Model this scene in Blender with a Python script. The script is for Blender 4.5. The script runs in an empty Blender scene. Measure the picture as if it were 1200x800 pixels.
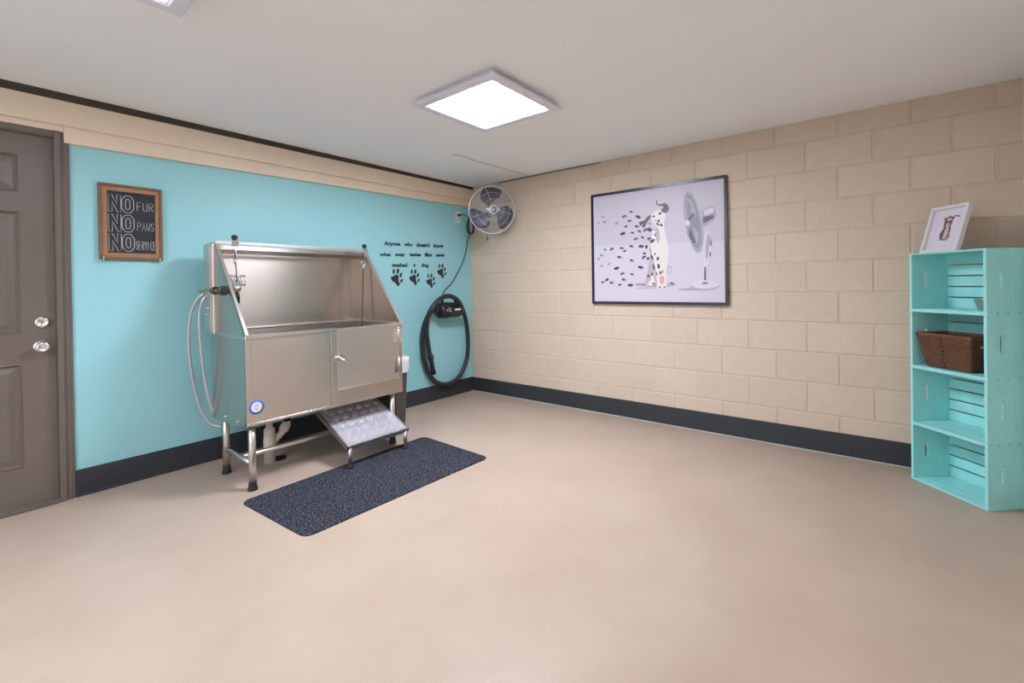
import bpy, bmesh, math, random
from mathutils import Vector, Matrix
random.seed(7)
S = bpy.context.scene
COL = S.collection
PI = math.pi

# ------------------------------------------------------------------ camera
CAM = Vector((-3.60641, -3.48649, 1.1378))
YAW, PITCH, ROLL = math.radians(38.868), math.radians(-0.339), math.radians(-0.851)
FPX, SY = 533.0, -61.9
F_ = Vector((math.cos(YAW)*math.cos(PITCH), math.sin(YAW)*math.cos(PITCH), math.sin(PITCH)))
R0 = Vector((math.sin(YAW), -math.cos(YAW), 0)); U0 = R0.cross(F_)
R_ = math.cos(ROLL)*R0 + math.sin(ROLL)*U0
U_ = -math.sin(ROLL)*R0 + math.cos(ROLL)*U0
cd = bpy.data.cameras.new('camera'); cam = bpy.data.objects.new('camera', cd); COL.objects.link(cam)
cd.sensor_fit = 'HORIZONTAL'; cd.sensor_width = 36; cd.lens = 36*FPX/1200
cd.shift_y = SY/1200; cd.clip_start = .02
m = Matrix((R_, U_, -F_)).transposed().to_4x4(); m.translation = CAM
cam.matrix_world = m
S.camera = cam

# ------------------------------------------------------------------ world, exposure, light level
w = bpy.data.worlds.new('world'); S.world = w; w.use_nodes = True
w.node_tree.nodes['Background'].inputs[0].default_value = (.75, .8, .9, 1)
w.node_tree.nodes['Background'].inputs[1].default_value = .3
S.view_settings.view_transform = 'Standard'; S.view_settings.look = 'None'
S.view_settings.gamma = 1; S.view_settings.use_curve_mapping = False
S.view_settings.exposure = 0.22
LAMP = 66.0                    # the panel in view; the one above and the added one behind the viewer run at other levels
LAMP_COL = (.90, .97, 1.10)

H = 2.218                      # ceiling height
YR = -4.10                     # right wall
XF = -5.9                      # wall behind the camera
RB = Matrix.Rotation(.0100, 4, 'Z')   # the block wall is not quite square to the teal wall

def ray(x, y):
    return F_ + (x-600)/FPX*R_ - (y-400-SY)/FPX*U_
def at(x, y, ax, val=0.0):
    d = ray(x, y); return CAM + (val-CAM[ax])/d[ax]*d
def at_b(x, y, off=0.0):       # point in block-wall local coordinates
    c = RB.inverted() @ CAM; d = RB.inverted().to_3x3() @ ray(x, y)
    return c + (off-c[0])/d[0]*d

# ------------------------------------------------------------------ materials
MATS = {}
def mat(name, col, rough=.5, metal=0.0, noise=None, bump=None, emit=0.0, rnd=0.0, spec=.5, streak=None, aniso=0.0):
    """noise=(scale,amount[,col2]); bump=(scale,strength); streak=(scale vec, rough amount)"""
    if name in MATS: return MATS[name]
    M = bpy.data.materials.new(name); M.use_nodes = True; MATS[name] = M
    nt = M.node_tree; N = nt.nodes; L = nt.links; b = N['Principled BSDF']
    b.inputs['Base Color'].default_value = (*col, 1); b.inputs['Roughness'].default_value = rough
    b.inputs['Metallic'].default_value = metal; b.inputs['Specular IOR Level'].default_value = spec
    if aniso:
        b.inputs['Anisotropic'].default_value = aniso; b.inputs['Anisotropic Rotation'].default_value = .25
        tg = N.new('ShaderNodeTangent'); tg.direction_type = 'RADIAL'; tg.axis = 'Z'; L.new(tg.outputs['Tangent'], b.inputs['Tangent'])
    tc = N.new('ShaderNodeTexCoord')
    if noise:
        n = N.new('ShaderNodeTexNoise'); n.inputs['Scale'].default_value = noise[0]; n.inputs['Detail'].default_value = 6
        n.inputs['Roughness'].default_value = .62
        L.new(tc.outputs['Object'], n.inputs['Vector'])
        r = N.new('ShaderNodeValToRGB'); c2 = noise[2] if len(noise) > 2 else tuple(c*(1-noise[1]) for c in col)
        r.color_ramp.elements[0].position = .32; r.color_ramp.elements[1].position = .68
        r.color_ramp.elements[0].color = (*c2, 1); r.color_ramp.elements[1].color = (*col, 1)
        L.new(n.outputs['Fac'], r.inputs['Fac']); src = r.outputs['Color']
    else: src = None
    if rnd:
        oi = N.new('ShaderNodeObjectInfo'); mr = N.new('ShaderNodeMapRange')
        mr.inputs['To Min'].default_value = 1-rnd; mr.inputs['To Max'].default_value = 1+rnd*.4
        L.new(oi.outputs['Random'], mr.inputs['Value'])
        mx = N.new('ShaderNodeVectorMath'); mx.operation = 'SCALE'
        if src: L.new(src, mx.inputs[0])
        else: mx.inputs[0].default_value = col
        L.new(mr.outputs['Result'], mx.inputs['Scale']); src = mx.outputs['Vector']
    if src: L.new(src, b.inputs['Base Color'])
    if bump:
        n = N.new('ShaderNodeTexNoise'); n.inputs['Scale'].default_value = bump[0]; n.inputs['Detail'].default_value = 5
        L.new(tc.outputs['Object'], n.inputs['Vector'])
        bp = N.new('ShaderNodeBump'); bp.inputs['Strength'].default_value = bump[1]; bp.inputs['Distance'].default_value = .004
        L.new(n.outputs['Fac'], bp.inputs['Height']); L.new(bp.outputs['Normal'], b.inputs['Normal'])
    if streak:
        mp = N.new('ShaderNodeMapping'); mp.inputs['Scale'].default_value = streak[0]
        L.new(tc.outputs['Object'], mp.inputs['Vector'])
        n = N.new('ShaderNodeTexNoise'); n.inputs['Scale'].default_value = 1; n.inputs['Detail'].default_value = 4
        L.new(mp.outputs['Vector'], n.inputs['Vector'])
        mr = N.new('ShaderNodeMapRange'); mr.inputs['From Min'].default_value = .3; mr.inputs['From Max'].default_value = .7
        mr.inputs['To Min'].default_value = rough-streak[1]; mr.inputs['To Max'].default_value = rough+streak[1]
        L.new(n.outputs['Fac'], mr.inputs['Value']); L.new(mr.outputs['Result'], b.inputs['Roughness'])
    if emit:
        b.inputs['Emission Color'].default_value = (*LAMP_COL, 1); b.inputs['Emission Strength'].default_value = emit
    return M

def srgb(r, g, b):
    f = lambda c: (c/255)/12.92 if c/255 <= .04045 else ((c/255+.055)/1.055)**2.4
    return (f(r), f(g), f(b))

M_floor = mat('painted_concrete', (.50, .385, .305), .36, noise=(2.3, .1, (.445, .333, .262)), bump=(9, .06), spec=.4)
M_ceil = mat('ceiling_paint', (.95, .945, .945), .8, noise=(.8, .03), bump=(30, .03))
M_teal = mat('teal_paint', (.32, .63, .67), .45, noise=(1.1, .04), bump=(60, .03), spec=.35)
M_block = mat('block_paint', (.68, .548, .43), .6, noise=(14, .05), bump=(42, .35), rnd=.04, spec=.3)
M_mortar = mat('painted_mortar', (.66, .53, .412), .7, noise=(10, .05), bump=(60, .4), spec=.3)
M_beige = mat('beige_trim_paint', (.82, .68, .53), .5, noise=(3, .05), bump=(20, .06))
M_base = mat('charcoal_rubber_base', (.016, .019, .024), .5, noise=(160, .5, (.04, .045, .052)), bump=(200, .2))
M_caulk = mat('white_caulk', (.5, .47, .45), .6)
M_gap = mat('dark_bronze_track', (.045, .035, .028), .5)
M_door = mat('brown_door_paint', (.15, .118, .10), .36, noise=(5, .06), bump=(120, .05))
M_steel = mat('brushed_stainless', (.63, .565, .515), .27, 1.0, aniso=.72, noise=(2.2, .08))
M_steel2 = mat('satin_stainless', (.70, .66, .63), .33, 1.0)
M_chrome = mat('chrome', (.78, .77, .78), .14, 1.0)
M_brass = mat('brass', (.62, .46, .2), .3, 1.0)
M_tread = mat('tread_plate_aluminium', (.55, .53, .58), .42, .45, noise=(40, .12))
M_black = mat('black_plastic', (.014, .014, .017), .38)
M_rubber = mat('black_rubber', (.02, .02, .022), .7)
M_hose = mat('ribbed_black_hose', (.022, .022, .026), .42)
M_mat = mat('charcoal_mat', (.016, .017, .023), .95, noise=(120, .5, (.13, .135, .165)), bump=(200, .6), spec=.1)
_r = [n for n in M_mat.node_tree.nodes if n.type == 'VALTORGB'][0].color_ramp.elements; _r[0].position, _r[1].position = .40, .50
M_pvc = mat('pvc_pipe', (.74, .66, .57), .4)
M_greyhose = mat('braided_grey_hose', (.52, .53, .53), .3, .5)
M_wood = mat('oak_frame', (.40, .20, .10), .5, streak=((8, 8, 60), .1), noise=(18, .25))
M_wood2 = mat('brown_frame_edge', (.21, .115, .06), .5, noise=(18, .25))
M_slate = mat('chalkboard', (.028, .029, .034), .75, noise=(6, .25))
M_chalk = mat('chalk', (.55, .55, .58), .9)
M_vinyl = mat('black_vinyl', (.018, .022, .026), .5)
M_white = mat('white_plastic', (.74, .73, .72), .35)
M_bag = mat('white_bin_liner', (.66, .62, .68), .5, bump=(40, .6))
M_bin = mat('dark_bin', (.06, .055, .055), .45)
M_fanblade = mat('navy_fan_blade', (.035, .04, .075), .35)
M_fanwire = mat('fan_guard_wire', (.68, .66, .68), .35, .3)
M_fangrey = mat('fan_grey_metal', (.5, .5, .56), .35, .4)
M_picframe = mat('black_picture_frame', (.02, .023, .032), .25)
M_print = mat('print_ground', srgb(196, 188, 201), .45)
M_p_low = mat('print_ground_lower', srgb(207, 198, 209), .45)
M_dog = mat('print_dog_white', srgb(228, 216, 216), .45)
M_dogsh = mat('print_dog_shade', srgb(186, 170, 182), .45)
M_ear = mat('print_ear', srgb(98, 84, 92), .45)
M_spot = mat('print_spot', srgb(62, 58, 70), .45)
M_spot2 = mat('print_pale_spot', srgb(150, 145, 158), .45)
M_pink = mat('print_pink', srgb(208, 160, 164), .45)
M_g1 = mat('print_fan_light', srgb(166, 162, 175), .45)
M_g2 = mat('print_fan_mid', srgb(136, 133, 147), .45)
M_g3 = mat('print_fan_dark', srgb(90, 87, 100), .45)
M_g4 = mat('print_fan_white', srgb(214, 206, 216), .45)
M_crate = mat('aqua_crate_paint', (.40, .87, .85), .45, noise=(14, .1), bump=(60, .15), rnd=.05)
M_crateend = mat('bare_wood_wear', (.22, .13, .06), .7)
M_wicker = mat('brown_wicker', (.21, .085, .045), .6, noise=(45, .45), bump=(120, .5))
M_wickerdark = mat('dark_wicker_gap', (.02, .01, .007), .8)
M_fwhite = mat('white_photo_frame', (.74, .71, .70), .4)
M_fur1 = mat('print_brown_fur', srgb(112, 84, 78), .5)
M_fur2 = mat('print_pale_fur', srgb(206, 184, 178), .5)
M_paper = mat('print_paper', srgb(226, 216, 230), .5)
M_mount = mat('print_mount', srgb(224, 214, 228), .5)
M_blue = mat('sticker_blue', (.03, .16, .55), .4)
M_lampframe = mat('lamp_frame_nickel', (.80, .78, .86), .4, 0.0)
M_dark = mat('dark_drain', (.012, .012, .012), .8)

# ------------------------------------------------------------------ mesh helpers
def box(bm, x0, x1, y0, y1, z0, z1, bev=0.0, seg=2):
    t = bmesh.new() if bev else bm
    vs = [t.verts.new((x, y, z)) for x in (x0, x1) for y in (y0, y1) for z in (z0, z1)]
    for f in ((0,1,3,2), (4,6,7,5), (0,4,5,1), (2,3,7,6), (0,2,6,4), (1,5,7,3)):
        t.faces.new([vs[i] for i in f])
    if bev:
        bmesh.ops.bevel(t, geom=t.edges[:], offset=bev, segments=seg, affect='EDGES', clamp_overlap=True)
        merge(bm, t)
    return bm
def merge(bm, t, mtx=None):
    if mtx: t.transform(mtx)
    mp = {v: bm.verts.new(v.co) for v in t.verts}
    for f in t.faces:
        nf = bm.faces.new([mp[v] for v in f.verts]); nf.material_index = f.material_index; nf.smooth = f.smooth
    t.free()
def prism(bm, pts, ext, mi=0):
    """polygon (3D points) extruded by a vector"""
    e = Vector(ext); a = [bm.verts.new(p) for p in pts]; b = [bm.verts.new(Vector(p)+e) for p in pts]; n = len(pts)
    fs = [bm.faces.new(a[::-1]), bm.faces.new(b)]
    for i in range(n): fs.append(bm.faces.new((a[i], a[(i+1) % n], b[(i+1) % n], b[i])))
    for f in fs: f.material_index = mi
    return bm
def poly(bm, pts, mi=0):
    f = bm.faces.new([bm.verts.new(p) for p in pts]); f.material_index = mi; return f
def tube(bm, pts, r, n=8, closed=False, radii=None, mi=0, flat=None):
    P = [Vector(p) for p in pts]; k = len(P)
    T = []
    for i in range(k):
        a = P[(i-1) % k] if (closed or i > 0) else P[i]; b = P[(i+1) % k] if (closed or i < k-1) else P[i]
        T.append((b-a).normalized())
    up = Vector((0, 0, 1)) if abs(T[0].z) < .9 else Vector((1, 0, 0))
    nrm = (up - up.dot(T[0])*T[0]).normalized(); rings = []
    for i in range(k):
        nrm = (nrm - nrm.dot(T[i])*T[i]).normalized(); bn = T[i].cross(nrm); rr = radii[i] if radii else r
        fx = flat if flat else 1
        rings.append([bm.verts.new(P[i] + rr*(math.cos(2*PI*j/n)*nrm*fx + math.sin(2*PI*j/n)*bn)) for j in range(n)])
    for i in range(k if closed else k-1):
        A, B = rings[i], rings[(i+1) % k]
        for j in range(n):
            f = bm.faces.new((A[j], A[(j+1) % n], B[(j+1) % n], B[j])); f.smooth = True; f.material_index = mi
    if not closed:
        bm.faces.new(rings[0][::-1]).material_index = mi; bm.faces.new(rings[-1]).material_index = mi
    return bm
def lathe(bm, prof, n=24, mtx=None, mi=0, smooth=True):
    """profile (r,z) turned about z; r=0 ends closed"""
    t = bmesh.new(); rings = []
    for r, z in prof:
        if r < 1e-6: rings.append([t.verts.new((0, 0, z))])
        else: rings.append([t.verts.new((r*math.cos(2*PI*j/n), r*math.sin(2*PI*j/n), z)) for j in range(n)])
    for A, B in zip(rings, rings[1:]):
        for j in range(n):
            q = []
            for v in (A[j % len(A)], A[(j+1) % len(A)], B[(j+1) % len(B)], B[j % len(B)]):
                if v not in q: q.append(v)
            if len(q) > 2: f = t.faces.new(q); f.smooth = smooth; f.material_index = mi
    merge(bm, t, mtx); return bm
def cyl(bm, a, b, r, n=16, r2=None, mi=0):
    a, b = Vector(a), Vector(b); h = (b-a).length
    q = Vector((0, 0, 1)).rotation_difference((b-a).normalized()).to_matrix().to_4x4(); q.translation = a
    r2 = r if r2 is None else r2
    t = bmesh.new()
    A = [t.verts.new((r*math.cos(2*PI*j/n), r*math.sin(2*PI*j/n), 0)) for j in range(n)]
    B = [t.verts.new((r2*math.cos(2*PI*j/n), r2*math.sin(2*PI*j/n), h)) for j in range(n)]
    for j in range(n): f = t.faces.new((A[j], A[(j+1) % n], B[(j+1) % n], B[j])); f.smooth = True
    t.faces.new(A[::-1]); t.faces.new(B)
    for f in t.faces: f.material_index = mi
    merge(bm, t, q); return bm
def catmull(pts, n=6, closed=False):
    P = [Vector(p) for p in pts]; k = len(P); out = []
    for i in range(k if closed else k-1):
        g = (lambda j: P[j % k]) if closed else (lambda j: P[max(0, min(k-1, j))])
        p0, p1, p2, p3 = g(i-1), g(i), g(i+1), g(i+2)
        for s in range(n):
            t = s/n
            out.append(.5*((2*p1)+(p2-p0)*t+(2*p0-5*p1+4*p2-p3)*t*t+(3*p1-p0-3*p2+p3)*t**3))
    if not closed: out.append(P[-1])
    return out
def holed(bm, outer, holes, f3, thick):
    """plate with holes: 2D loops mapped to 3D by f3(u,v,w), w=0..thick"""
    tops = []
    for w_ in (0, thick):
        edges = []; loops = []
        for lp in [outer]+holes:
            vs = [bm.verts.new(f3(u, v, w_)) for u, v in lp]; loops.append(vs)
            edges += [bm.edges.new((vs[i], vs[(i+1) % len(vs)])) for i in range(len(vs))]
        bmesh.ops.triangle_fill(bm, use_beauty=True, use_dissolve=False, edges=edges); tops.append(loops)
    for A, B in zip(*tops):
        n = len(A)
        for i in range(n): bm.faces.new((A[i], A[(i+1) % n], B[(i+1) % n], B[i]))
    return bm
def stadium(cx, cy, w_, h_, n=6):
    r = w_/2; o = []
    for k in range(n+1): a = PI*k/n; o.append((cx+r*math.cos(a), cy+h_/2-r+r*math.sin(a)))
    for k in range(n+1): a = PI+PI*k/n; o.append((cx+r*math.cos(a), cy-h_/2+r+r*math.sin(a)))
    return o
def link(name, bm, mats):
    bmesh.ops.recalc_face_normals(bm, faces=bm.faces)
    me = bpy.data.meshes.new(name); bm.to_mesh(me); bm.free()
    for x in (mats if isinstance(mats, (list, tuple)) else [mats]): me.materials.append(x)
    o = bpy.data.objects.new(name, me); COL.objects.link(o); return o
ROOTM = {}
def thing(name, label, cat, loc=(0, 0, 0), rotz=0.0, group=None):
    o = bpy.data.objects.new(name, None); COL.objects.link(o); o.empty_display_size = .1
    o.location = loc; o.rotation_euler = (0, 0, rotz); o['label'] = label; o['category'] = cat
    if group: o['group'] = group
    ROOTM[o] = Matrix.Translation(loc) @ Matrix.Rotation(rotz, 4, 'Z'); return o
def part(name, bm, mats, parent, local=False, label=None):
    o = link(name, bm, mats); o.parent = parent
    if parent in ROOTM and not local: o.matrix_parent_inverse = ROOTM[parent].inverted()
    if label: o['label'] = label
    return o
def tag(o, label, cat, group=None):
    o['label'] = label; o['category'] = cat
    if group: o['group'] = group
    return o
def struct(name, bm, mats, label=None, parent=None):
    o = link(name, bm, mats)
    o['kind'] = 'structure'
    if parent: o.parent = parent
    if label: o['label'] = label
    return o
B = bmesh.new
def cut_copy(o, parent):
    c = o.copy(); COL.objects.link(c); c.parent = parent; return c

# ================================================================== the room
b = B(); box(b, XF-.2, .3, YR-.2, .3, -.12, 0); struct('floor', b, M_floor, 'tan painted concrete floor')
b = B(); box(b, XF-.2, .3, YR-.2, .3, H, H+.12); struct('ceiling', b, M_ceil, 'off-white painted ceiling')
DX0, DX1, DZ = -4.125, -3.232, 1.985          # door opening
b = B(); box(b, DX1, .15, 0, .15, 0, H); box(b, XF-.15, DX0, 0, .15, 0, H); box(b, DX0, DX1, 0, .15, DZ, H)
struct('wall_left', b, M_teal, 'smooth aqua-painted wall')
b = B(); box(b, XF-.15, .2, YR-.15, YR, 0, H); struct('wall_right', b, mat('cream_wall_paint', (.80, .72, .63), .6, noise=(3, .03), bump=(40, .2)), 'beige painted wall at the right edge')
b = B(); box(b, XF-.15, XF, YR, 0, 0, H); struct('wall_front', b, M_ceil, 'off-white painted wall behind the viewer')

# block wall: recessed mortar plane with a painted block for each unit
b = B(); box(b, .004, .15, YR-.1, .14, 0, H); wb = struct('wall_back', b, M_mortar, 'beige painted concrete block wall')
wb.rotation_euler = (0, 0, .0100)
BL, JO, CH = .3565, .009, .2032
ZB = [H] + [.2537+(10-k)*CH for k in range(1, 11)] + [.0505, .0]
meshes = {}
def block_mesh(L, h):
    key = (round(L, 3), round(h, 3))
    if key not in meshes:
        t = B(); box(t, 0, .03, -L/2, L/2, -h/2, h/2, .0035, 1)
        bmesh.ops.recalc_face_normals(t, faces=t.faces)
        me = bpy.data.meshes.new('block'); t.to_mesh(me); t.free(); me.materials.append(M_block); meshes[key] = me
    return meshes[key]
for k in range(len(ZB)-1):
    zt, zb = ZB[k]-(JO/2 if k else 0), ZB[k+1]+JO/2
    if zt-zb < .05: continue
    off = 2.930 if k % 2 == 0 else 2.753
    us = sorted(off+BL*i for i in range(-9, 5)); us = [0.0]+[u for u in us if .03 < u < 4.09]+[4.12]
    for u0, u1 in zip(us, us[1:]):
        a0 = u0+(JO/2 if u0 > 0 else 0); a1 = u1-JO/2
        o = bpy.data.objects.new('block', block_mesh(a1-a0, zt-zb)); COL.objects.link(o); o.parent = wb
        o.location = (random.uniform(-.0007, .0007), -(a0+a1)/2, (zt+zb)/2)

# baseboards
HB = .149
b = B(); box(b, -3.175, 0, -.010, 0, .003, HB, .003, 1); box(b, -3.175, 0, -.016, 0, 0, .012, .003, 1)
struct('baseboard_left', b, M_base, 'charcoal rubber baseboard')
b = B(); box(b, -.010, .004, -4.08, -.008, .003, HB, .003, 1); b.transform(RB)
bb = struct('baseboard_back', b, M_base, 'charcoal rubber baseboard')
b = B(); box(b, -.017, -.008, -4.08, -.012, 0, .007, .002, 1); b.transform(RB); struct('trim_1', b, M_caulk, 'thin pale caulk line')

# fascia under the ceiling above the teal wall, dark track over it
def sloped(x0, x1, y0, y1, zb0, zb1, zt0, zt1):
    t = B(); prism(t, [(x0, y0, zb0), (x1, y0, zb1), (x1, y0, zt1), (x0, y0, zt0)], (0, y1-y0, 0))
    bmesh.ops.bevel(t, geom=t.edges[:], offset=.003, segments=1, affect='EDGES'); return t
struct('trim_2', sloped(XF, -.0, -.052, 0, 2.025, 2.07, 2.171, 2.194), M_beige, 'upper beige fascia board')
struct('trim_3', sloped(-3.196, -.0, -.026, 0, 1.957, 2.004, 2.06, 2.10), M_beige, 'lower beige fascia board')
struct('trim_4', sloped(XF, -3.196, -.022, 0, 2.005, 2.015, 2.06, 2.06), M_beige, 'short beige fascia board over the door')
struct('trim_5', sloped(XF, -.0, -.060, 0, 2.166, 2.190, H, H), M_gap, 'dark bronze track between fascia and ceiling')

# door with casing
b = B()
box(b, DX1-.002, -3.175, -.014, .0, 0, 2.02, .004, 1); box(b, DX1-.004, DX1+.024, -.022, -.01, 0, 2.02, .004, 1); box(b, DX1+.032, DX1+.045, -.019, -.01, 0, 2.0, .003, 1)
box(b, DX0-.05, DX1, -.014, 0, DZ, 2.02, .004, 1); box(b, DX0-.06, DX0, -.014, 0, 0, 2.02, .004, 1)
box(b, DX1-.005, DX1+.001, -.004, .12, 0, DZ); box(b, DX0-.001, DX0+.005, -.004, .12, 0, DZ); box(b, DX0, DX1, -.004, .12, DZ-.005, DZ+.001)
struct('trim_6', b, M_door, 'brown door casing')
b = B(); box(b, DX0, DX1, -.03, .08, 0, .022, .006, 2); struct('trim_7', b, M_door, 'brown door threshold')
def door_face_holes(): return [(a, c, z0, z1) for a, c in ((-3.72+.08, -3.366), (-4.02, -3.72)) for z0, z1 in ((1.665, 1.868), (.925, 1.568), (.222, .768))]
holes = door_face_holes()
b = B()
holed(b, [(DX0+.004, .022), (DX1-.006, .022), (DX1-.006, DZ-.006), (DX0+.004, DZ-.006)],
      [[(x0, z0), (x1, z0), (x1, z1), (x0, z1)] for x0, x1, z0, z1 in holes], lambda u, v, w_: (u, .018+w_, v), .04)
door = struct('door_1', b, M_door, 'brown six-panel door')
for x0, x1, z0, z1 in holes:     # raised panel: moulding slope down, field slope up
    t = B()
    def rect(i, d): return [(x0+i, .018+d, z0+i), (x1-i, .018+d, z0+i), (x1-i, .018+d, z1-i), (x0+i, .018+d, z1-i)]
    rings = [[t.verts.new(p) for p in rect(i, d)] for i, d in ((0, -.0005), (.006, -.004), (.016, .009), (.024, .009), (.05, .001))]
    for A, C in zip(rings, rings[1:]):
        for j in range(4): t.faces.new((A[j], A[(j+1) % 4], C[(j+1) % 4], C[j]))
    t.faces.new(rings[-1])
    o = link('door_panel', t, M_door); o.parent = door
def turned(name, x, z, prof, m_, parent):
    t = B(); mt = Matrix.Translation((x, .018, z)) @ Matrix.Rotation(PI/2, 4, 'X'); lathe(t, prof, 24, mt)
    o = link(name, t, m_); o.parent = parent; return o
kx, kz = at(50, 406, 1, .0)[0], at(50, 406, 1, .0)[2]
kn = turned('door_knob', kx-.003, kz, [(0, -.01), (.034, -.01), (.034, .004), (.028, .01), (.013, .014), (.012, .034), (.022, .04), (.028, .05), (.027, .062), (.018, .068), (.016, .066), (0, .066)], M_chrome, door)
dx, dz = at(50.5, 377.5, 1, .0)[0], at(50.5, 377.5, 1, .0)[2]
db = turned('deadbolt', dx-.003, dz, [(0, -.01), (.031, -.01), (.031, .006), (.027, .013), (.02, .016), (.019, .014), (0, .015)], M_chrome, door)
t = B(); box(t, dx-.005, dx-.002, .0, .003, dz-.008, dz+.008); o = link('keyhole', t, M_black); o.parent = db

# ceiling cable clipped along the ceiling and wall edge
pts = [at(x, y, 2, H-.004) for x, y in ((530, 181), (545, 183.5), (556, 188), (585, 196), (612, 203.5), (620, 206))]
b = B(); tube(b, catmull(pts, 4), .004, 6)
tag(link('ceiling_cable', b, mat('cable_paint', (.7, .62, .56), .6)), 'thin painted cable running across the ceiling to the block wall', 'cable')
pl = [RB @ at_b(x, y, -.006) for x, y in ((585, 214.5), (594, 212.5), (606, 208.5), (618, 205.8), (632, 203.5), (648, 200.5), (664, 197), (680, 193.8), (697, 190.8), (704, 190.3))]
for p in pl: p.z = min(p.z, H-.008)
b = B(); tube(b, catmull(pl, 4), .0045, 6)
tag(link('fan_cable', b, mat('dull_cable', (.2, .16, .12), .6)), 'thin dark cable along the top of the block wall, running towards the fan', 'cable')

# ------------------------------------------------------------------ ceiling lamps
def ceiling_lamp(cx, cy, label, power):
    t = thing('ceiling_light', label, 'ceiling light', (cx, cy, H-.07), 0, 'square ceiling light panels')
    o, i = .306, .243
    prof = [(o-.034, H), (o-.010, H-.026), (o, H-.038), (o, H-.044), (o-.006, H-.047), (i+.012, H-.047), (i+.006, H-.044), (i, H-.043), (i, H-.03)]
    bm = B(); rings = []
    for r, z in prof: rings.append([bm.verts.new((cx+sx*r, cy+sy*r, z)) for sx, sy in ((-1, -1), (1, -1), (1, 1), (-1, 1))])
    for A, C in zip(rings, rings[1:]):
        for j in range(4): bm.faces.new((A[j], A[(j+1) % 4], C[(j+1) % 4], C[j]))
    part('lamp_frame', bm, M_lampframe, t)
    bm = B(); box(bm, cx-i, cx+i, cy-i, cy+i, H-.042, H-.034)
    part('diffuser', bm, mat('lamp_diffuser_%d' % power, (.9, .9, .9), .5, emit=power), t)
    return t
lc = at(572, 126.5, 2, H-.046)
ceiling_lamp(lc.x, lc.y, 'lit square ceiling light panel with a pale metal frame, whole in view', LAMP)
lk = at(212, 20.5, 2, H-.044)
ceiling_lamp(lk.x-.306, lk.y-.306, 'square ceiling light frame cut off by the top edge above the door side', LAMP*.2)
ceiling_lamp(-5.05, -1.752, 'extra square ceiling light panel added out of view behind the viewer to brighten the room', LAMP*1.1)  # unseen extra lamp, put in to raise the room's brightness

# ================================================================== dog wash tub
X0, X1, YF, YB, ZR, ZBm, ZT = -2.575, -1.512, -.748, -.165, .880, .385, 1.432
YT = -.315                                 # front end of the top edge of the side panels
tub = thing('dog_wash_tub', 'stainless steel dog wash tub with splash back standing against the aqua wall', 'dog bath', ((X0+X1)/2, (YF+YB)/2, 0))
XM = -2.052                                # fixed front panel ends, door side begins
th = .004
b = B(); box(b, X0, XM-.02, YF, YF+th, ZBm, ZR-.012, .0012, 1); box(b, XM-.02, XM+.02, YF-.008, YF+.01, ZBm, ZR-.012, .0015, 1)
box(b, XM+.02, X1, YF, YF+th, ZBm, .478, .0012, 1); box(b, X1-.036, X1, YF-.002, YF+th, ZBm, ZR-.012, .0012, 1)
box(b, X0, X0+.03, YF-.0015, YF+.01, ZBm, ZR-.012, .0012, 1); box(b, X0, X1, YF-.003, YF+.02, ZBm-.012, ZBm+.004, .0012, 1)
fp = part('front_panel', b, M_steel, tub)
# sticker on the front panel
sp = at(300, 477, 1, YF-.003)
b = B(); mt = Matrix.Translation((sp.x+.004, YF-.0005, sp.z)) @ Matrix.Rotation(PI/2, 4, 'X')
lathe(b, [(.041, 0), (.041, .0012), (.029, .0014)], 28, mt, 0); lathe(b, [(.029, .0014), (0, .0014)], 28, mt, 1)
lathe(b, [(.013, .0018), (.007, .0020)], 20, mt @ Matrix.Diagonal((.7, 1.3, 1, 1)), 2)
b2 = part('sticker', b, [M_blue, M_white, M_pink], tub, label='round blue and white sticker'); 
# door
b = B(); box(b, XM+.021, X1-.030, YF-.008, YF-.001, .478, ZR-.004, .0015, 1); box(b, XM+.021, X1-.030, YF-.011, YF-.006, .476, .484, .001, 1)
td = part('tub_door', b, M_steel2, tub)
for z in (.575, .79):
    b = B(); cyl(b, (X1-.036, YF-.012, z-.055), (X1-.036, YF-.012, z+.055), .005, 10); box(b, X1-.075, X1-.036, YF-.0105, YF-.007, z-.05, z+.05); box(b, X1-.036, X1-.004, YF-.005, YF-.002, z-.05, z+.05)
    cyl(b, (X1-.036, YF-.012, z+.05), (X1-.036, YF-.012, z+.06), .006, 10); 
    part('hinge', b, M_chrome, td)
b = B(); zl = .69; xl = XM+.035
box(b, xl-.05, xl-.018, YF-.018, YF-.008, zl-.02, zl+.02, .004, 2); box(b, xl-.012, xl+.03, YF-.02, YF-.008, zl-.018, zl+.018, .004, 2)
cyl(b, (xl-.045, YF-.026, zl+.004), (xl+.028, YF-.026, zl+.004), .011, 12); cyl(b, (xl-.005, YF-.02, zl), (xl-.005, YF-.04, zl), .014, 14)
tube(b, [(xl-.005, YF-.036, zl), (xl+.025, YF-.044, zl-.03), (xl+.072, YF-.05, zl-.082)], .007, 8, radii=[.007, .005, .0035])
part('latch', b, M_chrome, td)
# side panels
for s, xx in ((1, X0), (-1, X1-th)):
    b = B(); prism(b, [(xx, YF+.002, ZBm-.02 if s > 0 else ZBm), (xx, YF+.002, ZR), (xx, YT, ZT-.006), (xx, YB, ZT-.006), (xx, YB, ZR), (xx, YB-.06, ZR-.004), (xx, YB-.06, ZBm-.045 if s > 0 else ZBm)], (th, 0, 0))
    part('side_panel', b, M_steel, tub)
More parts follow.
